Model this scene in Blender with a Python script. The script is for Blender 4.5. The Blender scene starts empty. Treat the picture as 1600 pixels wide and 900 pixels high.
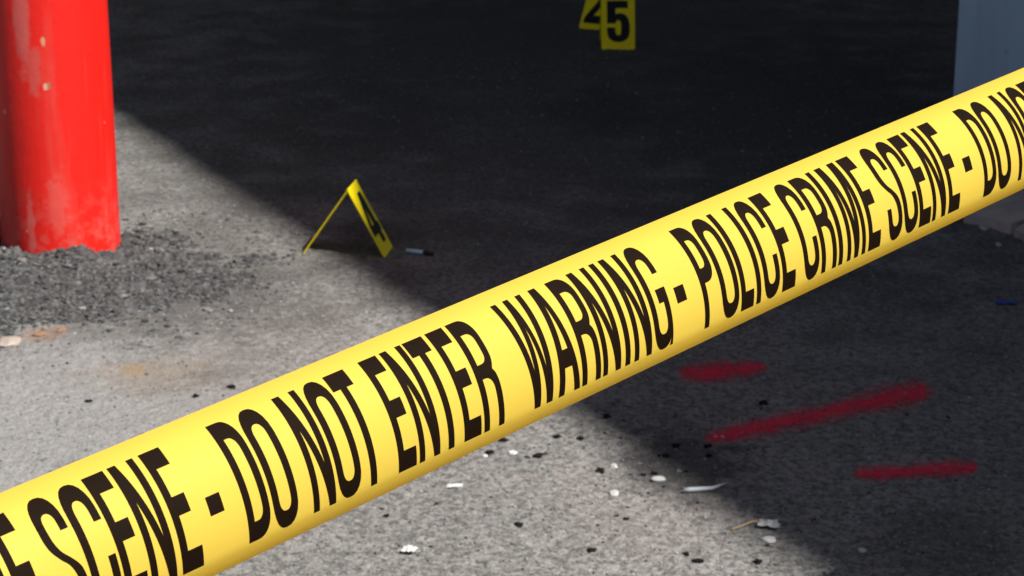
import bpy, bmesh, math, random
import numpy as np
from mathutils import Vector, Matrix

random.seed(7); rng = np.random.default_rng(7)
S = bpy.context.scene
COL = S.collection
R_ = math.radians

# ------------------------------------------------------------------ camera, sky, sun, exposure
CAM_H, PITCH, FPX = 1.09, R_(17.0), 3300.0            # FPX: focal length in pixels of a 1600 px wide picture
cam_d = bpy.data.cameras.new('camera')
cam = bpy.data.objects.new('camera', cam_d); COL.objects.link(cam)
cam_d.sensor_width = 36.0
cam_d.lens = 36.0 * FPX / 1600.0
cam.location = (0, 0, CAM_H)
cam.rotation_euler = (R_(90) - PITCH, 0, 0)
cam_d.clip_start = 0.05; cam_d.clip_end = 1000
cam_d.dof.use_dof = True
cam_d.dof.focus_distance = 0.96
cam_d.dof.aperture_fstop = 46
S.camera = cam

SUN_EL, SUN_AZ = R_(49.5), math.atan2(0.839, -0.545)     # azimuth clockwise from +Y
SUN = Vector((math.sin(SUN_AZ) * math.cos(SUN_EL), math.cos(SUN_AZ) * math.cos(SUN_EL), math.sin(SUN_EL)))
W = bpy.data.worlds.new('World'); S.world = W; W.use_nodes = True
nt = W.node_tree; nt.nodes.clear()
sky = nt.nodes.new('ShaderNodeTexSky'); sky.sky_type = 'NISHITA'; sky.sun_disc = False
sky.air_density = 0.62; sky.dust_density = 1.6; sky.ozone_density = 0.2
sky.sun_elevation = SUN_EL; sky.sun_rotation = SUN_AZ
bg = nt.nodes.new('ShaderNodeBackground'); bg.inputs[1].default_value = 0.05
wo = nt.nodes.new('ShaderNodeOutputWorld')
nt.links.new(sky.outputs[0], bg.inputs[0]); nt.links.new(bg.outputs[0], wo.inputs[0])
sd = bpy.data.lights.new('sun', 'SUN'); sd.energy = 5.0; sd.angle = R_(0.8); sd.color = (1.0, 0.985, 0.965)
so = bpy.data.objects.new('sun', sd); COL.objects.link(so)
so.rotation_euler = (-SUN).to_track_quat('-Z', 'Y').to_euler(); so.location = SUN * 20

S.view_settings.view_transform = 'Standard'; S.view_settings.look = 'None'
S.view_settings.gamma = 1.0; S.view_settings.use_curve_mapping = False
S.view_settings.exposure = 0.80

# ------------------------------------------------------------------ helpers
def tag(o, label=None, cat=None, group=None, kind=None):
    if label: o['label'] = label
    if cat: o['category'] = cat
    if group: o['group'] = group
    if kind: o['kind'] = kind
    return o

def empty(name, loc=(0, 0, 0)):
    o = bpy.data.objects.new(name, None); o.location = loc; o.empty_display_size = .05
    COL.objects.link(o); return o

def link(name, me, mat=None, parent=None):
    o = bpy.data.objects.new(name, me)
    if mat is not None and len(me.materials) == 0: me.materials.append(mat)
    COL.objects.link(o)
    if parent is not None: o.parent = parent
    return o

def mesh_of(name, verts, faces, smooth=False):
    me = bpy.data.meshes.new(name)
    me.from_pydata([tuple(v) for v in verts], [], faces)
    if smooth: me.polygons.foreach_set('use_smooth', [True] * len(me.polygons))
    me.update(); return me

def grid_mesh(name, X, Y, Z, smooth=True):
    ny, nx = X.shape
    co = np.stack([X, Y, Z], -1).reshape(-1, 3).astype(np.float32)
    i = np.arange(ny - 1)[:, None] * nx + np.arange(nx - 1)[None, :]
    q = np.stack([i, i + 1, i + nx + 1, i + nx], -1).reshape(-1, 4).astype(np.int32)
    me = bpy.data.meshes.new(name)
    me.vertices.add(len(co)); me.vertices.foreach_set('co', co.ravel())
    me.loops.add(q.size); me.loops.foreach_set('vertex_index', q.ravel())
    me.polygons.add(len(q))
    me.polygons.foreach_set('loop_start', np.arange(0, q.size, 4, dtype=np.int32))
    me.polygons.foreach_set('loop_total', np.full(len(q), 4, np.int32))
    me.polygons.foreach_set('use_smooth', np.full(len(q), smooth))
    me.update(calc_edges=True); me.validate(); return me

def soup_mesh(name, V, T, smooth=False):
    """big triangle soup: V (n,3), T (m,3)"""
    me = bpy.data.meshes.new(name)
    me.vertices.add(len(V)); me.vertices.foreach_set('co', V.astype(np.float32).ravel())
    me.loops.add(T.size); me.loops.foreach_set('vertex_index', T.astype(np.int32).ravel())
    me.polygons.add(len(T))
    me.polygons.foreach_set('loop_start', np.arange(0, T.size, 3, dtype=np.int32))
    me.polygons.foreach_set('loop_total', np.full(len(T), 3, np.int32))
    me.polygons.foreach_set('use_smooth', np.full(len(T), smooth))
    me.update(calc_edges=True); return me

TAB = rng.random((256, 256))
def vnoise(x, y, sx, sy=0.0):
    x = np.asarray(x, float) + sx; y = np.asarray(y, float) + sy
    xi = np.floor(x).astype(int); yi = np.floor(y).astype(int)
    fx = x - xi; fy = y - yi
    fx = fx * fx * (3 - 2 * fx); fy = fy * fy * (3 - 2 * fy)
    g = lambda a, b: TAB[a & 255, b & 255]
    return (g(xi, yi) * (1 - fx) + g(xi + 1, yi) * fx) * (1 - fy) + (g(xi, yi + 1) * (1 - fx) + g(xi + 1, yi + 1) * fx) * fy

def ground_z(x, y):
    x = np.asarray(x, float); y = np.asarray(y, float)
    f = np.clip((2.4 - np.abs(x)) / .3, 0, 1) * np.clip((7.6 - y) / .4, 0, 1) * np.clip((y - 1.6) / .2, 0, 1)
    z = (vnoise(x * 60, y * 60, 11) - .5) * .0022 + (vnoise(x * 130, y * 130, 31) - .5) * .0020
    z += (vnoise(x * 7, y * 7, 51) - .5) * .006
    return z * f

def gp(px, py, z=0.0):
    """the point of the ground seen at a pixel of the 1600x900 photograph"""
    cx, cy = (px - 800) / FPX, (450 - py) / FPX
    d = Vector((cx, math.cos(PITCH) + cy * math.sin(PITCH), -math.sin(PITCH) + cy * math.cos(PITCH)))
    t = (CAM_H - z) / -d.z
    return Vector((d.x * t, d.y * t, z))

# ------------------------------------------------------------------ materials
class NT:
    def __init__(s, name):
        s.m = bpy.data.materials.new(name); s.m.use_nodes = True
        s.t = s.m.node_tree; s.t.nodes.clear()
        s.out = s.n('ShaderNodeOutputMaterial'); s.b = s.n('ShaderNodeBsdfPrincipled')
        s.l(s.b.outputs[0], s.out.inputs[0])
        s.co = s.n('ShaderNodeTexCoord').outputs['Object']
    def n(s, t): return s.t.nodes.new(t)
    def l(s, a, b): s.t.links.new(a, b)
    def setv(s, sock, v):
        if hasattr(v, 'links'): s.l(v, sock)
        elif isinstance(v, (tuple, list)) and len(v) == 3 and len(sock.default_value) == 4: sock.default_value = (*v, 1)
        else: sock.default_value = v
    def noise(s, scale, detail=3, rough=.55, vec=None, out='Fac'):
        n = s.n('ShaderNodeTexNoise'); n.inputs['Scale'].default_value = scale
        n.inputs['Detail'].default_value = detail; n.inputs['Roughness'].default_value = rough
        s.l(vec if vec is not None else s.co, n.inputs['Vector']); return n.outputs[out]
    def vor(s, scale, out='Color', feature='F1', vec=None, rand=1.0):
        n = s.n('ShaderNodeTexVoronoi'); n.feature = feature; n.inputs['Scale'].default_value = scale
        n.inputs['Randomness'].default_value = rand
        s.l(vec if vec is not None else s.co, n.inputs['Vector']); return n.outputs[out]
    def ramp(s, fac, a, b, c0=(0, 0, 0), c1=(1, 1, 1)):
        r = s.n('ShaderNodeValToRGB'); s.l(fac, r.inputs[0])
        e = r.color_ramp.elements; e[0].position = a; e[1].position = b
        e[0].color = (*c0, 1); e[1].color = (*c1, 1); return r.outputs[0]
    def mix(s, fac, a, b, mode='MIX'):
        n = s.n('ShaderNodeMix'); n.data_type = 'RGBA'; n.blend_type = mode
        s.setv(n.inputs[0], fac); s.setv(n.inputs[6], a); s.setv(n.inputs[7], b); return n.outputs[2]
    def math(s, op, a, b=0.0, c=None):
        n = s.n('ShaderNodeMath'); n.operation = op
        s.setv(n.inputs[0], a); s.setv(n.inputs[1], b)
        if c is not None: s.setv(n.inputs[2], c)
        return n.outputs[0]
    def mapping(s, scale=(1, 1, 1), loc=(0, 0, 0), rot=(0, 0, 0)):
        n = s.n('ShaderNodeMapping'); n.inputs['Scale'].default_value = scale
        n.inputs['Location'].default_value = loc; n.inputs['Rotation'].default_value = rot
        s.l(s.co, n.inputs['Vector']); return n.outputs[0]
    def bump(s, h, dist, strength=1.0, prev=None):
        n = s.n('ShaderNodeBump'); n.inputs['Distance'].default_value = dist
        n.inputs['Strength'].default_value = strength; s.l(h, n.inputs['Height'])
        if prev is not None: s.l(prev, n.inputs['Normal'])
        return n.outputs[0]
    def sep(s):
        n = s.n('ShaderNodeSeparateXYZ'); s.l(s.co, n.inputs[0]); return n.outputs
    def fin(s, col, rough=.8, spec=.3, normal=None):
        s.setv(s.b.inputs['Base Color'], col); s.setv(s.b.inputs['Roughness'], rough)
        s.b.inputs['Specular IOR Level'].default_value = spec
        if normal is not None: s.l(normal, s.b.inputs['Normal'])
        return s.m

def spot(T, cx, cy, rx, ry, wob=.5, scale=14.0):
    """soft irregular mask, for stains and painted shade, around (cx, cy) on the ground"""
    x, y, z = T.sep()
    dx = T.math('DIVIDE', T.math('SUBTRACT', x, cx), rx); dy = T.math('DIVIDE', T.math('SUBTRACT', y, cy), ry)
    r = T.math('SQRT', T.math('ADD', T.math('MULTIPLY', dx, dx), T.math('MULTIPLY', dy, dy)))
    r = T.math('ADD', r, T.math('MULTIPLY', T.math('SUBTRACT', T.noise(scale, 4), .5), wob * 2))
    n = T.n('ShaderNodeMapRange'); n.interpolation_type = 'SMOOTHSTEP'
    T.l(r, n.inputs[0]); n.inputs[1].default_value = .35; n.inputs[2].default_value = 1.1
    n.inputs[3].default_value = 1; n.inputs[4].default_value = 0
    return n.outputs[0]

def asphalt():
    T = NT('weathered_asphalt')
    c1 = T.ramp(T.noise(1.1, 5, .62), .30, .70, (.134, .126, .115), (.240, .229, .212))
    c1 = T.mix(T.math('MULTIPLY', T.ramp(T.noise(7, 5, .68), .40, .72), .55), c1, (.225, .211, .192))
    c1 = T.mix(T.math('MULTIPLY', T.ramp(T.noise(17, 4, .6, T.mapping((1, .6, 1), (4, 2, 0))), .52, .74), .5), c1, (.105, .098, .089))
    # centimetre mottling, then the single stones of the aggregate
    c1 = T.mix(T.math('MULTIPLY', T.ramp(T.noise(75, 3, .6), .46, .62), .85), c1, (.072, .068, .061))
    c1 = T.mix(T.math('MULTIPLY', T.ramp(T.noise(110, 2, .6, T.mapping((1, 1, 1), (7, 1, 0))), .52, .70), .4), c1, (.28, .263, .24))
    v = T.n('ShaderNodeSeparateColor'); T.l(T.vor(210), v.inputs[0])
    c1 = T.mix(T.math('MULTIPLY', T.ramp(v.outputs[0], .60, 1.0), .55), c1, (.31, .294, .268))
    c1 = T.mix(T.math('MULTIPLY', T.ramp(v.outputs[1], .80, .97), .75), c1, (.060, .057, .052))
    v2 = T.n('ShaderNodeSeparateColor'); T.l(T.vor(95), v2.inputs[0])
    c1 = T.mix(T.math('MULTIPLY', T.ramp(v2.outputs[0], .66, .95), .5), c1, (.090, .083, .075))
    c1 = T.mix(T.math('MULTIPLY', T.ramp(v2.outputs[1], .84, 1.0), .35), c1, (.23, .182, .160))
    # pale dust swept to the left foreground, rust, brick dust, dark stains, and broad dark patches that paint in deeper shade
    g = gp(60, 690); c1 = T.mix(T.math('MULTIPLY', spot(T, g.x, g.y, .42, .75, .35, 5), .5), c1, (.262, .253, .240))
    g = gp(430, 560); c1 = T.mix(T.math('MULTIPLY', spot(T, g.x, g.y, .25, .5, .4, 6), .25), c1, (.19, .160, .140))
    g = gp(1010, 780); c1 = T.mix(T.math('MULTIPLY', spot(T, g.x, g.y, .16, .25, .6, 9), .16), c1, (.22, .168, .150))
    g = gp(212, 578); c1 = T.mix(T.math('MULTIPLY', spot(T, g.x, g.y, .030, .035, .9, 60), .6), c1, (.27, .16, .055))
    g = gp(245, 585); c1 = T.mix(T.math('MULTIPLY', spot(T, g.x, g.y, .13, .10, .8, 24), .42), c1, (.18, .132, .085))
    g = gp(70, 523); c1 = T.mix(T.math('MULTIPLY', spot(T, g.x, g.y, .05, .05, .9, 70), .6), c1, (.26, .15, .09))
    g = gp(330, 478); c1 = T.mix(T.math('MULTIPLY', T.math('MULTIPLY', spot(T, g.x, g.y, .30, .34, .9, 11), T.ramp(T.noise(46, 5, .7), .40, .62)), .75), c1, (.070, .066, .061))
    g = gp(190, 450); c1 = T.mix(T.math('MULTIPLY', spot(T, g.x, g.y, .40, .36, .6, 16), .6), c1, (.070, .067, .062))
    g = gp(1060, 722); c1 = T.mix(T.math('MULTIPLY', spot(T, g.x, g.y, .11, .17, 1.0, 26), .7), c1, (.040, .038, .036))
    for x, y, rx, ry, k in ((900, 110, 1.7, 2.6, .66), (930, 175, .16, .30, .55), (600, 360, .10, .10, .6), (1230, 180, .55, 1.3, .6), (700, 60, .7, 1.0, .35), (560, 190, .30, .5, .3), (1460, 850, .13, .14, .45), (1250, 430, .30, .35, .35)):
        g = gp(x, y); c1 = T.mix(T.math('MULTIPLY', spot(T, g.x, g.y, rx, ry, .8, 6), k), c1, (.055, .050, .045))  # stains, plus patches painted dark to deepen the shade on the far ground
    h = T.math('ADD', T.math('MULTIPLY', T.vor(210, 'Distance'), -1.0), T.math('MULTIPLY', T.noise(330, 3, .7), .7))
    nb = T.bump(h, .0012, .8)
    nb = T.bump(T.noise(80, 3, .6), .005, .9, nb)
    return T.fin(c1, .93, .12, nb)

def gravel_mat(name, lo, hi, warm=.1):
    T = NT(name)
    gi = T.n('ShaderNodeNewGeometry').outputs['Random Per Island']
    c = T.ramp(gi, 0.0, 1.0, lo, hi)
    m2 = T.math('FRACT', T.math('MULTIPLY', gi, 37.7))
    c = T.mix(T.ramp(m2, .980, .997), c, (.34, .325, .30))
    c = T.mix(T.math('MULTIPLY', T.ramp(T.math('FRACT', T.math('MULTIPLY', gi, 91.3)), .955, .985), warm * 4), c, (.20, .15, .105))
    c = T.mix(T.math('MULTIPLY', T.noise(260, 3), .5), c, tuple(.6 * x for x in lo))
    return T.fin(c, .8, .3, T.bump(T.noise(500, 3), .0008, .8))

def plain(name, col, rough=.7, spec=.3, var=.25, scale=60, bump=.0006):
    T = NT(name)
    c = T.mix(T.math('MULTIPLY', T.noise(scale, 4, .6), var * 2), col, tuple(.55 * x for x in col))
    return T.fin(c, rough, spec, T.bump(T.noise(scale * 3, 3), bump, .7))

M = {}
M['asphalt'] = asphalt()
M['gravel'] = gravel_mat('loose_asphalt_gravel', (.034, .033, .032), (.125, .122, .117))
M['specks'] = gravel_mat('asphalt_grit', (.10, .097, .093), (.27, .262, .25), .04)
M['shadow_grit'] = gravel_mat('pale_grit', (.14, .14, .145), (.34, .34, .35), .02)
M['dark_grit'] = plain('tarry_crumb', (.010, .0095, .009), .85, .08, .3, 200)
M['white_stone'] = plain('white_stone', (.52, .505, .475), .6, .3, .12, 120)
M['pale_stone'] = plain('pale_stone', (.42, .405, .38), .7, .3, .2, 120)
M['pink_stone'] = plain('pinkish_stone', (.36, .29, .24), .75, .3, .2, 60)
M['brick_crumb'] = plain('orange_brick', (.27, .15, .085), .85, .2, .25, 120)
M['paper'] = plain('grubby_paper', (.58, .565, .53), .8, .2, .2, 80)
M['straw'] = plain('dry_straw', (.42, .30, .15), .7, .25, .2, 90)
M['plastic_white'] = plain('dull_white_plastic', (.55, .56, .57), .4, .45, .1, 60, .0002)
M['metal_blue'] = plain('pale_blue_metal', (.50, .60, .68), .32, .6, .1, 90, .0001)
M['black'] = plain('black_plastic', (.012, .012, .013), .5, .4, .2, 90, .0001)
M['blue_scrap'] = plain('blue_wrapper', (.03, .06, .28), .45, .4, .2, 60, .0003)
M['concrete'] = plain('broken_concrete', (.40, .355, .30), .92, .15, .35, 22, .004)

M['footing'] = plain('weathered_footing', (.52, .44, .36), .92, .15, .5, 16, .006)
T = NT('yellow_tape_film')
c = T.mix(T.math('MULTIPLY', T.noise(40, 3), .18), (.99, .745, .12), (.98, .715, .11))
M['tape'] = T.fin(c, .5, .15, T.bump(T.noise(26, 2, .4, T.mapping((1, 1, 1))), .0012, .12))
tl = T.n('ShaderNodeBsdfTranslucent'); T.setv(tl.inputs[0], (.99, .64, .010)); mx = T.n('ShaderNodeMixShader')
mx.inputs[0].default_value = .60
T.l(T.b.outputs[0], mx.inputs[1]); T.l(tl.outputs[0], mx.inputs[2]); T.l(mx.outputs[0], T.out.inputs[0])
T = NT('black_tape_ink')
M['ink'] = T.fin((.0075, .0035, .0012), .7, .05)
T = NT('yellow_marker_plastic')
M['marker'] = T.fin(T.mix(T.math('MULTIPLY', T.noise(45, 3), .3), (.95, .74, .006), (.90, .68, .005)), .5, .12)
T = NT('black_numeral_ink')
M['numeral'] = T.fin((.006, .006, .007), .55, .2)

def red_paint():
    T = NT('scuffed_red_paint')
    c = T.mix(T.math('MULTIPLY', T.noise(9, 4), .45), (.62, .010, .005), (.47, .009, .005))
    st = T.mapping((26, 26, 2.4))
    c = T.mix(T.math('MULTIPLY', T.ramp(T.noise(1.0, 4, .6, st), .58, .78), .26), c, (.50, .12, .09))      # chalky streaks
    st2 = T.mapping((60, 60, 5))
    c = T.mix(T.math('MULTIPLY', T.ramp(T.noise(1.0, 3, .6, st2), .60, .74), .40), c, (.42, .035, .022))
    x, y, z = T.sep()
    low = T.n('ShaderNodeMapRange'); T.l(z, low.inputs[0]); low.inputs[1].default_value = .02; low.inputs[2].default_value = .16
    low.inputs[3].default_value = .30; low.inputs[4].default_value = .0
    dirt = T.math('MULTIPLY', low.outputs[0], T.ramp(T.noise(38, 5, .7), .45, .62))
    c = T.mix(dirt, c, (.40, .20, .16))
    ch = T.ramp(T.noise(58, 2, .5, T.mapping((1, 1, .6), (3.1, .4, 1.7))), .80, .82)
    c = T.mix(T.math('MULTIPLY', ch, .85), c, (.40, .30, .22))
    def rub(px_, pz_, rx, rz, col, k, wob, sc, c):
        dx = T.math('DIVIDE', T.math('SUBTRACT', x, px_), rx); dz = T.math('DIVIDE', T.math('SUBTRACT', z, pz_), rz)
        rr = T.math('SQRT', T.math('ADD', T.math('MULTIPLY', dx, dx), T.math('MULTIPLY', dz, dz)))
        rr = T.math('ADD', rr, T.math('MULTIPLY', T.math('SUBTRACT', T.noise(sc, 4, .65), .5), wob * 2))
        n = T.n('ShaderNodeMapRange'); T.l(rr, n.inputs[0]); n.inputs[1].default_value = .6; n.inputs[2].default_value = 1.0
        n.inputs[3].default_value = k; n.inputs[4].default_value = 0
        front = T.math('LESS_THAN', y, -.03)
        return T.mix(T.math('MULTIPLY', n.outputs[0], front), c, col)
    c = rub(-.022, .47, .018, .13, (.42, .13, .11), .55, .7, 30, c)
    c = rub(-.004, .36, .014, .05, (.40, .10, .08), .5, .8, 40, c)
    c = rub(.020, .12, .022, .07, (.55, .10, .08), .45, 1.0, 50, c)
    c = rub(-.030, .07, .008, .07, (.50, .16, .14), .4, .8, 50, c)
    c = rub(.014, .415, .005, .010, (.50, .24, .14), .9, .6, 120, c)
    c = rub(.0135, .335, .005, .008, (.52, .30, .20), .95, .6, 120, c)
    c = rub(.0195, .337, .003, .008, (.24, .15, .08), .9, .5, 120, c)
    c = rub(-.075, .49, .008, .014, (.16, .09, .04), .85, .6, 90, c)
    c = rub(-.068, .285, .0035, .005, (.55, .24, .18), .9, .5, 120, c)
    nb = T.bump(T.noise(120, 3), .0006, .5)
    nb = T.bump(T.noise(14, 3), .004, .35, nb)
    return T.fin(c, .48, .35, nb)
M['red'] = red_paint()

def wall_mat():
    T = NT('blue_grey_wall_paint')
    c = T.mix(T.ramp(T.noise(2.2, 4, .6), .3, .75), (.30, .44, .52), (.37, .51, .60))
    c = T.mix(T.math('MULTIPLY', T.ramp(T.noise(1.0, 4, .6, T.mapping((9, 9, 1.2))), .5, .75), .35), c, (.18, .26, .32))
    x, y, z = T.sep()
    lo = T.n('ShaderNodeMapRange'); T.l(z, lo.inputs[0]); lo.inputs[1].default_value = .0; lo.inputs[2].default_value = .22; lo.inputs[3].default_value = 1; lo.inputs[4].default_value = 0
    c = T.mix(T.math('MULTIPLY', lo.outputs[0], T.ramp(T.noise(14, 5, .7), .3, .6)), c, (.13, .12, .105))
    c = T.mix(T.math('MULTIPLY', T.ramp(T.noise(30, 3, .7, T.mapping((1, 1, .4))), .66, .72), .6), c, (.16, .17, .175))
    return T.fin(c, .75, .25, T.bump(T.noise(70, 4), .002, .4))
M['wall'] = wall_mat()
M['sky_block'] = plain('dark_sky_block', (.12, .115, .11), .9, .15, .25, 12, .003)  # dark colour for the added wall and columns that block the sky

def spray():
    T = NT('red_spray_paint')
    at = T.n('ShaderNodeAttribute'); at.attribute_name = 'cover'
    n1 = T.noise(190, 3, .7); n2 = T.noise(42, 3, .6)
    f = T.math('ADD', at.outputs['Fac'], T.math('ADD', T.math('MULTIPLY', T.math('SUBTRACT', n1, .5), 1.5), T.math('MULTIPLY', T.math('SUBTRACT', n2, .5), .7)))
    mr = T.n('ShaderNodeMapRange'); mr.interpolation_type = 'SMOOTHSTEP'; T.l(f, mr.inputs[0])
    mr.inputs[1].default_value = .16; mr.inputs[2].default_value = 1.48; mr.inputs[3].default_value = 0; mr.inputs[4].default_value = .93
    T.fin(T.mix(n1, (.95, .022, .075), (.80, .016, .055)), .8, .2, T.bump(T.noise(300, 3), .0012, .8))
    tr = T.n('ShaderNodeBsdfTransparent'); mx = T.n('ShaderNodeMixShader')
    T.l(mr.outputs[0], mx.inputs[0]); T.l(tr.outputs[0], mx.inputs[1]); T.l(T.b.outputs[0], mx.inputs[2])
    T.l(mx.outputs[0], T.out.inputs[0]); return T.m
M['spray'] = spray()

# ------------------------------------------------------------------ ground
def axis(lo, hi, st, far):
    a = list(np.arange(lo, hi + 1e-6, st)); g = st; L = []; x = lo
    while x > -far: g *= 1.35; x -= g; L.append(x)
    H = []; g = st; x = a[-1]
    while x < far: g *= 1.35; x += g; H.append(x)
    return np.array(L[::-1] + a + H)
gx = axis(-1.75, 1.75, .007, 300); gy = axis(2.2, 7.4, .0085, 300)
GX, GY = np.meshgrid(gx, gy)
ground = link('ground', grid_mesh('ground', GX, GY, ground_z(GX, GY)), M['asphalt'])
tag(ground, 'weathered grey asphalt ground, sunlit at left and shaded at right', kind='structure')

# ------------------------------------------------------------------ building at the right: an unseen block added on top throws the big shadow
U = Vector((.4539, -.8910, 0)); N = Vector((-.8910, -.4539, 0))       # along the facade towards the viewer / out of the facade
CORNER = Vector((.918, 4.33, 0)); BH = 2.9                # eaves of the ground floor
bl = empty('building', CORNER)
tag(bl, 'blue-grey painted building whose wall corner shows at the upper right edge', 'building')
def local_box(name, u0, u1, n0, n1, z0, z1, mat, parent, bev=.0):
    bm = bmesh.new()
    vs = [bm.verts.new(U * u + N * n + Vector((0, 0, z))) for z in (z0, z1) for u, n in ((u0, n0), (u1, n0), (u1, n1), (u0, n1))]
    for f in ((0, 1, 2, 3), (4, 7, 6, 5), (0, 4, 5, 1), (1, 5, 6, 2), (2, 6, 7, 3), (3, 7, 4, 0)): bm.faces.new([vs[i] for i in f])
    bmesh.ops.recalc_face_normals(bm, faces=bm.faces)
    if bev: bmesh.ops.bevel(bm, geom=bm.edges[:], offset=bev, segments=2, affect='EDGES', profile=.5)
    me = bpy.data.meshes.new(name); bm.to_mesh(me); bm.free()
    return link(name, me, mat, parent)
local_box('wall', 0, 10.0, -6.0, 0, -.05, BH - .06, M['wall'], bl, .006)
local_box('roof', -.03, 10.03, -6.03, .004, BH - .06, BH, M['concrete'], bl, .004)
SET = 1.2                                                               # setback of the unseen block added to cast a softer shadow edge
UH = (2.785 + SET / .5) * math.tan(SUN_EL)
local_box('shadow_caster', -1.0, 10.0, -6.0, -SET, BH + .001, UH, M['wall'], bl, .006)

# unseen roof, wall and columns added to block the low sky, beyond the upper edge of the picture
def wbox(name, x0, x1, y0, y1, z0, z1, mat):
    bm = bmesh.new(); bmesh.ops.create_cube(bm, size=1)
    for v in bm.verts: v.co = Vector((x0 + (x1 - x0) * (v.co.x + .5), y0 + (y1 - y0) * (v.co.y + .5), z0 + (z1 - z0) * (v.co.z + .5))) - CORNER
    me = bpy.data.meshes.new(name); bm.to_mesh(me); bm.free(); return link(name, me, mat, bl)
wbox('sky_block_roof', -5.0, 7.0, 5.6, 13.0, 3.9, 4.15, M['concrete'])
wbox('sky_block_wall', -5.0, 6.0, 13.0, 13.3, -.05, 4.15, M['sky_block'])
for xx in (-4.9, .6, 5.7): wbox('sky_block_column', xx, xx + .25, 7.3, 7.55, -.05, 3.9, M['sky_block'])

def rough_block(name, length, depth, height, mat, parent, u0, n0, seed, nseg=10):
    """a broken strip of concrete with chipped, uneven edges"""
    r = random.Random(seed); ring = []
    prof = [(0, -.03), (0, 1), (.35, 1.05), (.75, .92), (.97, .55), (1, -.03)]
    V = []; Fs = []
    for i in range(nseg + 1):
        u = u0 + length * i / nseg; k = r.uniform(.8, 1.12); hh = r.uniform(.72, 1.1)
        for j, (n, z) in enumerate(prof):
            V.append(U * (u + r.uniform(-.01, .01)) + N * (n0 + n * depth * (k if j > 1 else 1) + (r.uniform(-.006, .006) if j > 0 else 0)) + Vector((0, 0, z * height * hh if z > 0 else -.02)))
    m = len(prof)
    for i in range(nseg):
        for j in range(m - 1): Fs.append((i * m + j, (i + 1) * m + j, (i + 1) * m + j + 1, i * m + j + 1))
    Fs.append(tuple(range(m))); Fs.append(tuple(nseg * m + j for j in reversed(range(m))))
    return link(name, mesh_of(name, V, Fs), mat, parent)
uu = .02
for k in range(9):
    ln = random.uniform(.30, .55)
    rough_block('footing', ln - .012, random.uniform(.15, .18), random.uniform(.030, .045), M['footing'], bl, uu, .003, 40 + k)
    uu += ln

# ------------------------------------------------------------------ bollard
BC = Vector((-.842, 3.80, 0)); BR = .1092
bm = bmesh.new(); NS = 64
prof = [(-.03, 1.0), (.03, 1.0), (.12, .999), (.3, 1.001), (.5, .998), (.75, 1.0), (.97, 1.0)] + [(.97 + .07 * math.sin(a), math.cos(a)) for a in np.linspace(.15, 1.5, 9)]
rings = []
for z, k in prof:
    rings.append([bm.verts.new((BR * k * math.cos(2 * math.pi * i / NS), BR * k * math.sin(2 * math.pi * i / NS), z)) for i in range(NS)])
for a, b in zip(rings, rings[1:]):
    for i in range(NS): bm.faces.new((a[i], a[(i + 1) % NS], b[(i + 1) % NS], b[i]))
bm.faces.new(rings[-1])
for f in bm.faces: f.smooth = True
me = bpy.data.meshes.new('bollard'); bm.to_mesh(me); bm.free()
bol = link('bollard', me, M['red']); bol.location = BC
tag(bol, 'scuffed red steel bollard standing in crumbled asphalt at the left edge', 'bollard')

# ------------------------------------------------------------------ crumbled asphalt patch round the bollard
PC = Vector((-.97, 3.63, 0))
def patch_z(x, y):
    x = np.asarray(x, float); y = np.asarray(y, float)
    dx = (x - PC.x) / .46; dy = (y - PC.y) / .36
    r = np.sqrt(dx * dx + dy * dy) + (vnoise(x * 9, y * 9, 71) - .5) * .42 + (vnoise(x * 25, y * 25, 91) - .5) * .18
    rb = np.sqrt((x - BC.x) ** 2 + (y - BC.y) ** 2)
    h = .016 * np.clip(1.0 - r, -1, 1) * 1.6 + .009 * np.exp(-((rb - .10) / .10) ** 2) * np.clip(1.15 - r, 0, 1)
    h += .012 * np.exp(-((x - BC.x - .052) / .035) ** 2 - ((y - BC.y + .115) / .03) ** 2) + .008 * np.exp(-((x - BC.x + .085) / .04) ** 2 - ((y - BC.y + .10) / .04) ** 2)
    h += (vnoise(x * 32, y * 32, 35) - .5) * .012 * np.clip(1.3 - r, 0, 1) + (vnoise(x * 70, y * 70, 15) - .5) * .006 + (vnoise(x * 140, y * 140, 25) - .5) * .004
    return h
px_ = np.arange(-1.65, -.35, .006); py_ = np.arange(3.15, 4.45, .006)
PX, PY = np.meshgrid(px_, py_)
PZ = patch_z(PX, PY); PZ = np.where(PZ < -.006, -.02, PZ)
T = NT('crumbled_asphalt')
v = T.n('ShaderNodeSeparateColor'); T.l(T.vor(120), v.inputs[0])
c = T.ramp(v.outputs[0], 0, 1, (.034, .033, .032), (.110, .107, .102))
c = T.mix(T.math('MULTIPLY', T.ramp(T.noise(34, 4, .65), .45, .65), .75), c, (.030, .029, .028))
M['crumble'] = T.fin(c, .9, .2, T.bump(T.vor(120, 'Distance'), .006, .9))
patch = link('asphalt_patch', grid_mesh('asphalt_patch', PX, PY, PZ), M['crumble'])
tag(patch, 'mound of dark crumbled asphalt heaped round the foot of the red bollard', kind='structure')

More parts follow.
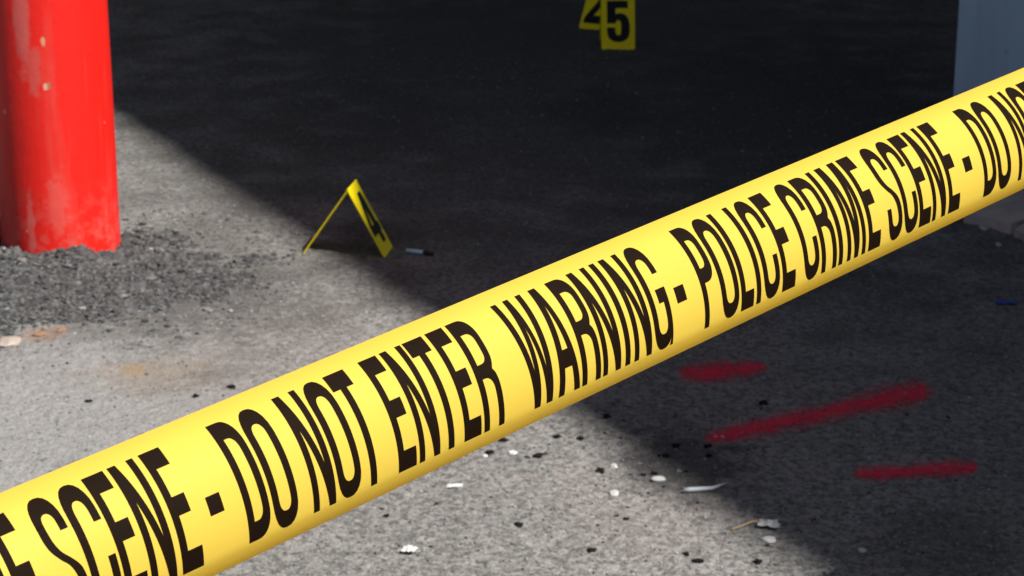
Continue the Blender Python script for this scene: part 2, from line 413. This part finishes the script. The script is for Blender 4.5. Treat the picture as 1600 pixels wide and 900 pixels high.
ICO = None
def ico():
    global ICO
    if ICO is None:
        b = bmesh.new(); bmesh.ops.create_icosphere(b, subdivisions=1, radius=1)
        ICO = (np.array([v.co[:] for v in b.verts]), np.array([[v.index for v in f.verts] for f in b.faces])); b.free()
    return ICO
def scatter(name, pts, sizes, flat, mat, label):
    bv, bt = ico(); n = len(pts); k = len(bv)
    jit = rng.uniform(.62, 1.25, (n, k, 1)); sc = rng.uniform(.6, 1.2, (n, 1, 3)); sc[..., 2] *= flat
    P = bv[None] * jit * sc * sizes[:, None, None]
    a = rng.uniform(0, 2 * np.pi, n); ca, sa = np.cos(a)[:, None], np.sin(a)[:, None]
    tl = rng.normal(0, .35, n)[:, None]; ct, st_ = np.cos(tl), np.sin(tl)
    y = P[..., 1] * ct - P[..., 2] * st_; z = P[..., 1] * st_ + P[..., 2] * ct
    x = P[..., 0] * ca - y * sa; y = P[..., 0] * sa + y * ca
    V = np.stack([x, y, z], -1) + pts[:, None, :]
    Tt = bt[None] + (np.arange(n) * k)[:, None, None]
    o = link(name, soup_mesh(name, V.reshape(-1, 3), Tt.reshape(-1, 3)), mat)
    return tag(o, label, kind='stuff')
n = 24000
qx = rng.uniform(-1.62, -.38, n); qy = rng.uniform(3.18, 4.42, n); qz = patch_z(qx, qy)
ok = (qz > .0005) & (np.hypot(qx - BC.x, qy - BC.y) > BR + .004)
ok |= (qz > -.012) & (rng.random(n) < .22 * np.clip(1 + qz / .012, 0, 1))
qx, qy, qz = qx[ok], qy[ok], np.maximum(qz[ok], ground_z(qx[ok], qy[ok]))
sz = rng.gamma(1.7, .0016, len(qx)) + .0013; sz = np.minimum(sz, .0105)
scatter('gravel', np.stack([qx, qy, qz + sz * .05], -1), sz, .6, M['gravel'], 'loose crumbs of dark asphalt heaped round the red bollard')

# fine grit over the open asphalt, denser along the shadow's foot
n = 26000
qy = 2.25 + 3.6 * rng.random(n) ** 1.5; qx = (rng.random(n) - .5) * 2 * (.27 * qy + .1)
inp = patch_z(qx, qy) > .002
qx, qy = qx[~inp], qy[~inp]; sz = np.minimum(rng.gamma(2.0, .00055, len(qx)) + .0006, .0042)
scatter('grit', np.stack([qx, qy, ground_z(qx, qy) + sz * .15], -1), sz, .6, M['specks'], 'fine grey grit scattered over the asphalt')
pts = []
for (x0, x1, y0, y1, k) in ((1180, 1560, 780, 898, 70), (900, 1250, 640, 800, 46), (1250, 1590, 560, 780, 40), (560, 1150, 700, 890, 60), (20, 620, 440, 690, 170), (190, 420, 220, 400, 16)):
    for _ in range(k):
        p = gp(random.uniform(x0, x1), random.uniform(y0, y1)); pts.append(p)
pts += [gp(500 + 104 * t + random.uniform(-4, 4), 146 + 40 * t + random.uniform(-1.5, 1.5)) for t in (0, .03, .05, .3, .33, .62, .68, .72, .78, .9, .92, .95, 1.15)]
pts = np.array([[p.x, p.y, float(ground_z(p.x, p.y)) + .001] for p in pts])
scatter('pale_grit', pts, rng.uniform(.0012, .0034, len(pts)), .6, M['shadow_grit'], 'pale pinhead crumbs of stone scattered over the asphalt')
pts = []
for (x0, x1, y0, y1, k) in ((880, 1200, 640, 790, 46), (560, 1240, 690, 898, 40), (1180, 1590, 640, 898, 40), (20, 620, 540, 690, 14), (900, 1590, 540, 700, 22)):
    for _ in range(k):
        pts.append(gp(random.uniform(x0, x1), random.uniform(y0, y1)))
pts = np.array([[p.x, p.y, float(ground_z(p.x, p.y)) + .0008] for p in pts])
scatter('dark_grit', pts, rng.uniform(.0012, .0034, len(pts)), .4, M['dark_grit'], 'small tarry black crumbs scattered over the asphalt')

# ------------------------------------------------------------------ red spray-paint strokes
def stroke(name, path, label):
    """path: (px, py, half height px) along the middle of the stroke"""
    P = np.array(path, float); t = np.linspace(0, len(P) - 1, 90)
    xs, ys, hs = (np.interp(t, np.arange(len(P)), P[:, i]) for i in range(3))
    k = np.ones(9) / 9
    sm = lambda a: np.convolve(np.pad(a, 4, 'edge'), k, 'valid')
    xs, ys, hs = sm(xs), sm(ys), sm(hs)
    ac = np.linspace(-1, 1, 15); V = []; C = []
    for i, (x, y, h) in enumerate(zip(xs, ys, hs)):
        e = min(i, 89 - i) / 9.0
        for a in ac:
            p = gp(x, y + a * h * 1.95); z = float(ground_z(p.x, p.y))
            V.append((p.x, p.y, z + .0016)); C.append((1 - abs(a) ** 1.3) * min(1, e) ** .8)
    Fs = [(i * 15 + j, (i + 1) * 15 + j, (i + 1) * 15 + j + 1, i * 15 + j + 1) for i in range(89) for j in range(14)]
    me = mesh_of(name, V, Fs, True)
    at = me.attributes.new('cover', 'FLOAT', 'POINT'); at.data.foreach_set('value', C)
    return tag(link(name, me, M['spray']), label, 'paint mark', 'red spray-paint strokes on the asphalt')
stroke('paint_stroke', [(1054, 585, 4), (1085, 585, 11), (1130, 583, 14), (1165, 579, 11), (1206, 577, 4)], 'short faint red spray-paint dash just below the yellow tape')
stroke('paint_stroke', [(1094, 686, 5), (1120, 683, 10), (1180, 671, 13), (1270, 654, 12), (1335, 637, 13), (1390, 624, 17), (1430, 615, 17), (1466, 613, 8)], 'long slanting red spray-paint stroke, longest of the three on the shaded asphalt')
stroke('paint_stroke', [(1326, 741, 4), (1360, 742, 10), (1420, 741, 9), (1480, 736, 12), (1512, 734, 10), (1534, 733, 4)], 'short level red spray-paint dash nearest the viewer in the shade')

# ------------------------------------------------------------------ lettering
def arc(cx, cy, rx, ry, a0, a1, n=12, e=2.35):
    o = []
    for i in range(n + 1):
        a = R_(a0 + (a1 - a0) * i / n); c, s = math.cos(a), math.sin(a)
        o.append((cx + rx * math.copysign(abs(c) ** (2 / e), c), cy + ry * math.copysign(abs(s) ** (2 / e), s)))
    return o
def catmull(P, n=6):
    o = []
    for i in range(len(P) - 1):
        p0, p1, p2, p3 = P[max(i - 1, 0)], P[i], P[i + 1], P[min(i + 2, len(P) - 1)]
        for k in range(n):
            t = k / n
            o.append(tuple(.5 * (2 * b + (c - a) * t + (2 * a - 5 * b + 4 * c - d) * t * t + (3 * b - a - 3 * c + d) * t ** 3) for a, b, c, d in zip(p0, p1, p2, p3)))
    return o + [P[-1]]
s_ = .094
def gl_O(w=.355, s=s_):
    out = arc(w / 2, .76, w / 2, .25, 0, 180) + arc(w / 2, .24, w / 2, .25, 180, 360)
    inn = arc(w / 2, .76, w / 2 - s, .105, 0, 180) + arc(w / 2, .24, w / 2 - s, .105, 180, 360)
    return [out, inn]
def gl_C(w=.345, s=s_, up=.67, lo=.40):
    return [[(w, up)] + arc(w / 2, .76, w / 2, .25, 0, 180) + arc(w / 2, .24, w / 2, .25, 180, 360) + [(w, lo), (w - s, lo)]
            + arc(w / 2, .24, w / 2 - s, .105, 360, 180) + arc(w / 2, .76, w / 2 - s, .105, 180, 0) + [(w - s, up)]]
def gl_G(w=.36, s=s_):
    return [[(w, .69)] + arc(w / 2, .76, w / 2, .25, 0, 180) + arc(w / 2, .24, w / 2, .25, 180, 322) + [(w - .058, .0), (w, .0), (w, .55), (w * .50, .55), (w * .50, .42), (w - s, .42)]
            + arc(w / 2, .24, w / 2 - s, .105, 360, 180) + arc(w / 2, .76, w / 2 - s, .105, 180, 0) + [(w - s, .69)]]
def gl_S(w=.335, s=s_):
    a = [(w, .71)] + arc(w / 2, .78, w / 2, .23, 0, 180)
    b = catmull([(0, .77), (.01 * w, .68), (.09 * w, .60), (.30 * w, .52), (.55 * w, .45), (w - s - .012, .36), (w - s, .27), (w - s, .22)])
    c = arc(w / 2, .22, w / 2 - s, .085, 360, 180) + [(s, .33), (0, .33)] + arc(w / 2, .22, w / 2, .23, 180, 360)
    d = catmull([(w, .22), (.99 * w, .33), (.91 * w, .42), (.70 * w, .495), (.45 * w, .565), (s + .012, .645), (s, .73), (s, .77)])
    e = arc(w / 2, .78, w / 2 - s, .085, 180, 0) + [(w - s, .71)]
    return [a + b[1:] + c + d[1:] + e]
def gl_D(w=.325, s=s_):
    m = w * .42
    return [[(0, 0)] + arc(m, .25, w - m, .25, 270, 360) + arc(m, .75, w - m, .25, 0, 90) + [(0, 1)],
            [(s, .16)] + arc(m, .27, w - m - s, .11, 270, 360) + arc(m, .73, w - m - s, .115, 0, 90) + [(s, .845)]]
def gl_P(w=.31, s=s_):
    m = w * .45
    return [[(0, 0), (s, 0), (s, .42)] + arc(m, .60, w - m, .18, 270, 360) + arc(m, .82, w - m, .18, 0, 90) + [(0, 1)],
            [(s, .56)] + arc(m, .64, w - m - s, .08, 270, 360) + arc(m, .77, w - m - s, .08, 0, 90) + [(s, .85)]]
def gl_R(w=.345, s=s_):
    m = w * .45
    leg = arc(m - .02, .335, w - m - s + .02, .115, 90, 0)
    out = [(0, 0), (s, 0), (s, .45)] + leg + [(w - s, 0), (w, 0)] + catmull([(w, .30), (w * .985, .40), (w * .93, .47), (w * .85, .505)]) + \
        catmull([(w * .85, .51), (w * .94, .56), (w * .985, .62), (w * .99, .70)])[1:] + arc(m, .80, w * .99 - m, .20, 0, 90) + [(0, 1)]
    return [out, [(s, .575)] + arc(m, .65, w - m - s, .075, 270, 360) + arc(m, .78, w - m - s, .08, 0, 90) + [(s, .86)]]
GL = {
    'O': gl_O(), 'C': gl_C(), 'G': gl_G(), 'S': gl_S(), 'D': gl_D(), 'P': gl_P(), 'R': gl_R(),
    'E': [[(0, 0), (.287, 0), (.287, .175), (s_, .175), (s_, .455), (.255, .455), (.255, .605), (s_, .605), (s_, .842), (.277, .842), (.277, 1), (0, 1)]],
    'T': [[(.107, 0), (.203, 0), (.203, .847), (.312, .847), (.312, 1), (0, 1), (0, .847), (.107, .847)]],
    'L': [[(0, 0), (.267, 0), (.267, .175), (s_, .175), (s_, 1), (0, 1)]],
    'I': [[(0, 0), (s_, 0), (s_, 1), (0, 1)]],
    'N': [[(0, 0), (.088, 0), (.088, .68), (.238, 0), (.335, 0), (.335, 1), (.247, 1), (.247, .36), (.106, 1), (0, 1)]],
    'M': [[(0, 0), (.086, 0), (.086, .74), (.170, 0), (.262, 0), (.344, .74), (.344, 0), (.43, 0), (.43, 1), (.286, 1), (.215, .36), (.136, 1), (0, 1)]],
    'A': [[(0, 0), (.104, 0), (.131, .238), (.259, .238), (.286, 0), (.390, 0), (.247, 1), (.128, 1)], [(.147, .40), (.243, .40), (.196, .82)]],
    'W': [[(.10, 0), (.205, 0), (.26, .71), (.315, 0), (.42, 0), (.518, 1), (.428, 1), (.36, .32), (.30, 1), (.21, 1), (.155, .32), (.09, 1), (0, 1)]],
    '-': [[(0, .35), (.19, .35), (.19, .50), (0, .50)]],
}
def glyph_mesh(loops, step=.05, ymin=-.02, ymax=1.02):
    """flat outline -> triangles, cut by horizontal lines so that it can bend; returns verts (x, y) and faces"""
    bm = bmesh.new()
    for lp in loops:
        q = []
        for p in lp:
            if not q or math.hypot(p[0] - q[-1][0], p[1] - q[-1][1]) > 1e-4: q.append(p)
        if math.hypot(q[0][0] - q[-1][0], q[0][1] - q[-1][1]) < 1e-4: q.pop()
        vs = [bm.verts.new((x, y, 0)) for x, y in q]
        for i in range(len(vs)): bm.edges.new((vs[i], vs[(i + 1) % len(vs)]))
    bmesh.ops.triangle_fill(bm, use_beauty=True, use_dissolve=False, edges=bm.edges[:], normal=(0, 0, 1))
    y = ymin
    while step and y < ymax:
        bmesh.ops.bisect_plane(bm, geom=bm.verts[:] + bm.edges[:] + bm.faces[:], plane_co=(0, y, 0), plane_no=(0, 1, 0))
        y += step
    bm.verts.index_update()
    V = np.array([v.co[:2] for v in bm.verts]); Fs = []
    for f in bm.faces:
        f.normal_update()
        ix = [v.index for v in f.verts]; Fs.append(ix if f.normal.z > 0 else ix[::-1])
    bm.free(); return V, Fs

# ------------------------------------------------------------------ police tape: a curled plastic strip stretched across the view
TR = .034                                              # radius of the curl
A0 = Vector((.00972, .90375, CAM_H - .30207)); TD = Vector((.72317, .68215, .10809))
E1 = Vector((.55854, -.66968, .48946)); E2 = Vector((-.40627, .29359, .86530))
TT, TB = R_(39.69), R_(-50.92); TC, TH = (TT + TB) / 2, (TT - TB) / 2
def tape_pt(u, th, lift=0.0):
    q = (th - TC) / TH
    r = TR * (1 - .065 * max(0, 1 - q * q)) + lift
    sag = 0.0
    return A0 + TD * (u * TR) + E1 * (r * math.cos(th)) + E2 * (r * math.sin(th)) + Vector((0, 0, sag))
UMIN, UMAX = -62.0, 73.2
us = np.arange(UMIN, UMAX, .8); ths = np.radians(np.linspace(-71, 58.6, 40))
V = [tape_pt(u, t) for u in us for t in ths]; m = len(ths)
Fs = [(i * m + j, (i + 1) * m + j, (i + 1) * m + j + 1, i * m + j + 1) for i in range(len(us) - 1) for j in range(m - 1)]
tape = link('barrier_tape', mesh_of('barrier_tape', V, Fs, True), M['tape'])
tag(tape, 'yellow police barrier tape with black capital lettering stretched across the whole view', 'barrier tape')
WORDS = [[('W', -1.021), ('A', -.490), ('R', -.059), ('N', .332), ('I', .753), ('N', .930), ('G', 1.325)], [('-', 1.83)],
         [('P', 2.327), ('O', 2.690), ('L', 3.087), ('I', 3.414), ('C', 3.575), ('E', 3.975)],
         [('C', 4.455), ('R', 4.850), ('I', 5.246), ('M', 5.445), ('E', 5.945)],
         [('S', 6.425), ('C', 6.805), ('E', 7.185), ('N', 7.518), ('E', 7.928)], [('-', 8.40)],
         [('D', 8.853), ('O', 9.225)], [('N', 9.795), ('O', 10.175), ('T', 10.560)],
         [('E', 11.106), ('N', 11.443), ('T', 11.809), ('E', 12.181), ('R', 12.518)]]
PERIOD = 14.316
GM = {k: glyph_mesh(v) for k, v in GL.items()}
for k in range(-4, 5):
    for word in WORDS:
        V = []; Fs = []
        if word[0][1] + k * PERIOD < UMIN + .5 or word[-1][1] + k * PERIOD > UMAX - .8: continue
        for ch, u0 in word:
            gv, gf = GM[ch]; b = len(V)
            V += [tape_pt(u0 + k * PERIOD + x, TB + (TT - TB) * y, .00012) for x, y in gv]
            Fs += [[b + i for i in f] for f in gf]
        link('printed_dash' if word[0][0] == '-' else 'printed_word', mesh_of('printed_word', V, Fs, True), M['ink'], tape)

# ------------------------------------------------------------------ evidence markers
D4 = [[(.50, 1.7), (.86, 1.7), (.86, .64), (1, .64), (1, .33), (.86, .33), (.86, 0), (.50, 0), (.50, .33), (0, .33), (0, .64)], [(.27, .64), (.50, .64), (.50, 1.22)]]
D5 = [[(.03, 1.7), (.92, 1.7), (.92, 1.39), (.40, 1.39), (.40, 1.14)] + catmull([(.40, 1.14), (.52, 1.18), (.70, 1.17), (.88, 1.05), (.98, .82), (1, .55), (.97, .28), (.85, .10), (.65, .01), (.45, 0), (.25, .05), (.10, .18), (.03, .40), (.03, .60)])
      + [(.38, .60)] + catmull([(.38, .60), (.39, .42), (.44, .31), (.51, .28), (.58, .31), (.62, .42), (.63, .62), (.61, .80), (.55, .89), (.48, .89), (.42, .84), (.39, .76)]) + [(.03, .76)]]
D2 = [[(0, 0), (1, 0), (1, .36), (.52, .36)] + catmull([(.52, .36), (.85, .78), (.98, 1.05), (1, 1.3), (.9, 1.58), (.7, 1.69), (.5, 1.7), (.2, 1.62), (.04, 1.4), (.02, 1.15)], 3)
      + [(.4, 1.15)] + catmull([(.4, 1.15), (.42, 1.35), (.5, 1.42), (.6, 1.36), (.62, 1.2), (.55, 1.0), (.3, .66), (.08, .36), (0, .2)], 3)]
def marker(loc, u, width, half, height, digit, label, cat='evidence marker', dw=.68, dh=.70, dy=.16, lean=0.0, th=.0022):
    """folded plastic tent; u = ground direction across the fold, towards the lettered face that is seen"""
    root = empty('evidence_marker', loc)
    tag(root, label, cat, 'yellow numbered evidence markers on the asphalt')
    u = Vector((u[0], u[1], 0)).normalized(); w = Vector((-u.y, u.x, 0))
    gv, gf = glyph_mesh(digit, 0); top = Vector((0, 0, height)) + u * lean
    for sg in (1, -1):
        a = u * sg; wd = w * sg                               # wd: reading direction of the outward face
        up = top - a * half; L = up.length; up = up / L
        nrm = wd.cross(up).normalized()                       # outward
        base = a * half
        bm = bmesh.new(); r = .006
        co = []
        for cx, cy, a0 in ((-width / 2 + r, r, 180), (width / 2 - r, r, 270)):
            for k in range(5):
                t = R_(a0 + 90 * k / 4); co.append((cx + r * math.cos(t), cy + r * math.sin(t)))
        co += [(width / 2, L), (-width / 2, L)]
        f = [bm.verts.new(base + wd * x + up * y) for x, y in co]; b = [bm.verts.new(base + wd * x + up * y - nrm * th) for x, y in co]
        bm.faces.new(f); bm.faces.new(b[::-1]); n = len(co)
        for i in range(n): bm.faces.new((f[i], b[i], b[(i + 1) % n], f[(i + 1) % n]))
        bmesh.ops.recalc_face_normals(bm, faces=bm.faces)
        me = bpy.data.meshes.new('panel'); bm.to_mesh(me); bm.free()
        pn = link('panel', me, M['marker'], root)
        V = [base + wd * ((x - .5) * width * dw) + up * (L * dy + y / 1.7 * L * dh) + nrm * .0005 for x, y in gv]
        link('numeral', mesh_of('numeral', V, gf), M['numeral'], pn)
    # rounded fold along the top
    V = []; k = 7; half_a = math.atan2(half, height)
    for e in (-width / 2, width / 2):
        for i in range(k):
            t = math.pi / 2 + (i / (k - 1) - .5) * (math.pi - 2 * half_a) * 1.0
            V.append(w * e + u * lean + Vector((0, 0, height - .002)) + u * (.0028 * math.cos(t)) + Vector((0, 0, .0028 * math.sin(t))))
    Fs = [(i, i + 1, k + i + 1, k + i) for i in range(k - 1)] + [tuple(range(k)), tuple(reversed(range(k, 2 * k)))]
    link('fold', mesh_of('fold', V, Fs), M['marker'], root)
    return root
pr, pl = gp(604, 397), gp(483, 389)
mid = (pr + pl) / 2
marker((mid.x, mid.y, .001), (.990, -.14), .076, .079, .128, D4, 'yellow tent marker numbered 4 standing near the shadow edge beside the bollard', dw=.80, dh=.72, dy=.15, lean=.011, th=.0016)
f5 = gp(966, 78); u5 = Vector((.0, -1, 0)).normalized()
c5 = f5 - u5 * .070
marker((c5.x, c5.y, .001), u5, .094, .070, .150, D5, 'yellow tent marker numbered 5 standing upright at the top of the frame', dw=.70, dh=.72, dy=.13)
u6 = Vector((-.5, -.866, 0)).normalized()
f6 = gp(927, 48); c6 = f6 - u6 * .085
marker((c6.x - .010, c6.y + .02, .001), u6, .074, .085, .142, D2, 'yellow tent marker half hidden behind the upright marker numbered 5', dw=.74, dh=.72, dy=.11)

# ------------------------------------------------------------------ single pieces of litter and stone
def pebble(name, px, py, w_px, h_px, mat, label, cat, group=None, seed=0, flat=.5, rot=0.0, lift=.3):
    p = gp(px, py); dist = math.hypot(p.x, p.y, CAM_H)
    w = w_px / FPX * dist / 2; b = bmesh.new(); bmesh.ops.create_icosphere(b, subdivisions=2, radius=1)
    r = random.Random(seed * 17 + int(px)); rag = .42 if name == 'tar_crumb' else .10; dep = max(h_px / FPX * dist / 2 / (CAM_H / dist) * .75, w * .45)
    dirs = [Vector((r.gauss(0, 1), r.gauss(0, 1), r.gauss(0, 1))).normalized() for _ in range(7)]; cut = [r.uniform(.62, .9) for _ in dirs]
    for v in b.verts:
        for d, c in zip(dirs, cut):
            e = v.co.dot(d)
            if e > c: v.co -= d * (e - c)
        v.co *= 1 + r.uniform(-rag, rag)
        v.co = Vector((v.co.x * w * 1.12, v.co.y * dep, v.co.z * w * flat))
    me = bpy.data.meshes.new(name); b.to_mesh(me); b.free()
    o = link(name, me, mat); o.location = (p.x, p.y, float(ground_z(p.x, p.y)) + w * flat * lift); o.rotation_euler.z = rot
    return tag(o, label, cat, group)
pebble('stone_chip', 1028, 750, 22, 9, M['white_stone'], 'bright white oval stone chip at the edge of the shadow', 'stone chip', seed=1, flat=.35)
pebble('stone_chip', 960, 771, 16, 12, M['pale_stone'], 'pale rounded stone chip in the sun left of the white oval chip', 'stone chip', seed=2)
pebble('stone_chip', 960, 728, 12, 9, M['white_stone'], 'small white stone chip in the sun just outside the shadow edge', 'stone chip', seed=3)
pebble('stone_chip', 1347, 860, 12, 10, M['white_stone'], 'white stone chip alone on the shaded asphalt near the bottom edge', 'stone chip', seed=4)
pebble('stone_chip', 800, 709, 16, 8, M['white_stone'], 'white stone chip close under the lower edge of the tape', 'stone chip', seed=5, flat=.4)
pebble('stone_chip', 758, 714, 9, 6, M['white_stone'], 'tiny white stone chip beside a black crumb under the tape', 'stone chip', seed=6)
pebble('stone_chip', 14, 535, 34, 20, M['pink_stone'], 'pinkish tan stone lying at the left edge below the bollard', 'stone', seed=7, flat=.4)
pebble('brick_crumb', 62, 524, 22, 11, M['brick_crumb'], 'orange brick crumb embedded in front of the red bollard', 'brick crumb', seed=8, flat=.3)
pebble('brick_crumb', 96, 517, 16, 10, M['brick_crumb'], 'smaller brown brick crumb right of the orange one', 'brick crumb', seed=9, flat=.3)
pebble('stone_chip', 1537, 357, 13, 10, M['pale_stone'], 'grey stone chip on the dark asphalt before the concrete footing', 'stone chip', seed=10)
pebble('stone_chip', 1560, 383, 10, 8, M['pale_stone'], 'dim grey stone chip nearer than the one before the footing', 'stone chip', seed=11)
for i, (x, y, w, sd_) in enumerate(((1118, 683, 7, 'left'), (1129, 684, 7, 'right'))):
    pebble('stone_chip', x, y, w, 5, M['pale_stone'], sd_ + ' one of two pale specks lying on the left tip of the long red stroke', 'stone chip', 'pale specks on the long red stroke', seed=20 + i)
dark = [(810, 820, 17, 9), (925, 860, 15, 10), (603, 806, 13, 7), (138, 628, 12, 6), (306, 623, 13, 6), (362, 609, 16, 7), (765, 708, 16, 9), (787, 688, 18, 9),
        (870, 683, 15, 8), (906, 686, 14, 9), (842, 714, 16, 11), (824, 716, 10, 5), (937, 734, 15, 10), (1022, 740, 12, 7), (940, 736, 10, 8),
        (1072, 866, 13, 9), (1090, 878, 18, 9), (1184, 878, 16, 10), (978, 811, 11, 6), (964, 806, 9, 5), (1005, 741, 9, 6),
        (1105, 698, 14, 10), (1038, 714, 18, 9), (1056, 698, 14, 10), (1108, 716, 12, 8), (1192, 632, 16, 7), (948, 652, 14, 8)]
dark_label = [
    'black tar crumb alone in the sun between the paper scraps and the shadow', 'lowest black tar crumb in the sun below the lone crumb near the scraps',
    'small black tar crumb close under the tape at left, nearest the bottom paper scrap', 'small black tar crumb right of the rust stain in front of the bollard',
    'small black tar crumb close above the tape, lower left of a wider one', 'wide flat black tar crumb almost touching the top of the tape above DO NOT',
    'black tar crumb beside the tiny white chip under the tape', 'black tar crumb half tucked under the lower edge of the tape below ENTER',
    'left one of two black tar crumbs lying side by side under WARNING', 'right one of two black tar crumbs lying side by side under WARNING',
    'tall black tar crumb right of the white chip under the tape', 'flat black tar crumb touching the left side of a taller crumb under the tape',
    'black tar crumb left of the small white chip at the shadow edge', 'black tar crumb just above the white oval chip at the shadow edge',
    'flat black tar crumb directly below the small white chip at the shadow edge', 'small black tar crumb upper left of the two lowest crumbs by the shadow',
    'wide black tar crumb low in the sun, second lowest by the shadow', 'black tar crumb at the bottom where the shadow edge leaves the frame',
    'black tar crumb right of a smaller one in the sun below the pale rounded chip', 'smallest black tar crumb in the sun, paired with a wider one below the pale chip',
    'small black tar crumb left of the one above the white oval chip', 'angular black tar crumb in the shade below the left tip of the long red stroke',
    'wide black tar crumb in the shade between the shadow edge and the long red stroke', 'black tar crumb in the shade above the widest crumb near the shadow edge',
    'black tar crumb in the shade halfway from the long red stroke to the plastic stick', 'wide black tar crumb in the shade between the upper dash and the long red stroke',
    'black tar crumb in the shade just under the tape below WARNING']
for i, (x, y, w, h) in enumerate(dark):
    pebble('tar_crumb', x, y, w * .84, h * .8, M['dark_grit'], dark_label[i], 'tar crumb', 'black tar crumbs lying on the asphalt', seed=60 + i, flat=.55)

def tube(name, pts, radii, mat, parent=None, n=10):
    V = []; Fs = []
    for i, p in enumerate(pts):
        d = (pts[min(i + 1, len(pts) - 1)] - pts[max(i - 1, 0)]).normalized()
        a = d.cross(Vector((0, 0, 1))).normalized(); b = a.cross(d)
        for k in range(n):
            t = 2 * math.pi * k / n; V.append(p + (a * math.cos(t) + b * math.sin(t)) * radii[i])
    for i in range(len(pts) - 1):
        for k in range(n): Fs.append((i * n + k, i * n + (k + 1) % n, (i + 1) * n + (k + 1) % n, (i + 1) * n + k))
    Fs.append(tuple(reversed(range(n)))); Fs.append(tuple((len(pts) - 1) * n + k for k in range(n)))
    return link(name, mesh_of(name, V, Fs, True), mat, parent)
def gz(px, py, up): p = gp(px, py); return Vector((p.x, p.y, float(ground_z(p.x, p.y)) + up))
o = tube('plastic_stick', [gz(1068, 770, .004), gz(1078, 770, .0045), gz(1095, 768, .0045), gz(1112, 766, .004), gz(1126, 762, .003), gz(1137, 757, .002)], [.0028, .0034, .0032, .0026, .0018, .0008], M['plastic_white'])
tag(o, 'tapering white plastic stick lying across the edge of the shadow', 'plastic stick')
r = empty('metal_tube', gz(648, 397, 0)); b0 = r.location
tag(r, 'small pale blue metal tube with black end beside the marker numbered 4', 'metal tube')
a, b, c = gz(635, 396, .004) - b0, gz(663, 398.5, .004) - b0, gz(676, 402, .004) - b0
tube('barrel', [a, a.lerp(b, .5), b], [.0038, .004, .004], M['metal_blue'], r)
tube('cap', [b, b.lerp(c, .4), c], [.0048, .0048, .004], M['black'], r)

def scrap(name, px, py, w_px, h_px, mat, label, cat, seed, rot=0.0, h=.004):
    """crumpled thin scrap with its own thickness"""
    p = gp(px, py); dist = math.hypot(p.x, p.y, CAM_H); w = w_px / FPX * dist; d = h_px / FPX * dist / (CAM_H / dist) * .8
    r = random.Random(seed); n = 6; V = []; Fs = []
    for i in range(n + 1):
        for j in range(n + 1):
            x, y = i / n - .5, j / n - .5
            k = 1 - .35 * r.random() if max(abs(x), abs(y)) > .49 else 1
            V.append((x * w * k, y * d * k, h * (.35 + .9 * r.random()) * (1 - 1.2 * max(abs(x), abs(y)) ** 2)))
    for i in range(n):
        for j in range(n): Fs.append((i * (n + 1) + j, (i + 1) * (n + 1) + j, (i + 1) * (n + 1) + j + 1, i * (n + 1) + j + 1))
    o = link(name, mesh_of(name, V, Fs), mat); o.location = (p.x, p.y, float(ground_z(p.x, p.y)) + .0015); o.rotation_euler.z = rot
    m = o.modifiers.new('t', 'SOLIDIFY'); m.thickness = .0006; return tag(o, label, cat)
scrap('paper_scrap', 640, 862, 24, 12, M['white_stone'], 'torn bright white paper scrap on the sunlit asphalt near the bottom edge', 'paper scrap', 3, -.4, .006)
scrap('paper_scrap', 710, 760, 28, 7, M['white_stone'], 'narrow white paper scrap lying flat in the sun below the tape', 'paper scrap', 4, .1, .002)
scrap('paper_scrap', 1200, 822, 40, 13, M['paper'], 'crumpled grey paper scrap beside the dry straw at the shadow edge', 'paper scrap', 5, -.2, .007)
scrap('wrapper', 1572, 474, 36, 8, M['blue_scrap'], 'dark blue wrapper lying in deep shade at the right edge', 'wrapper', 6, .0, .003)
o = tube('straw', [gz(1143, 828, .002), gz(1160, 823, .003), gz(1175, 818, .004), gz(1186, 816, .004)], [.0014, .0012, .0013, .0015], M['straw'])
tag(o, 'thin tan dry straw pointing out of the shadow towards the sun', 'straw')
pebble('stone_chip', 1202, 843, 20, 13, M['white_stone'], 'bluish white oval pebble lying just below the crumpled grey paper', 'pebble', seed=31, flat=.4, rot=.4)
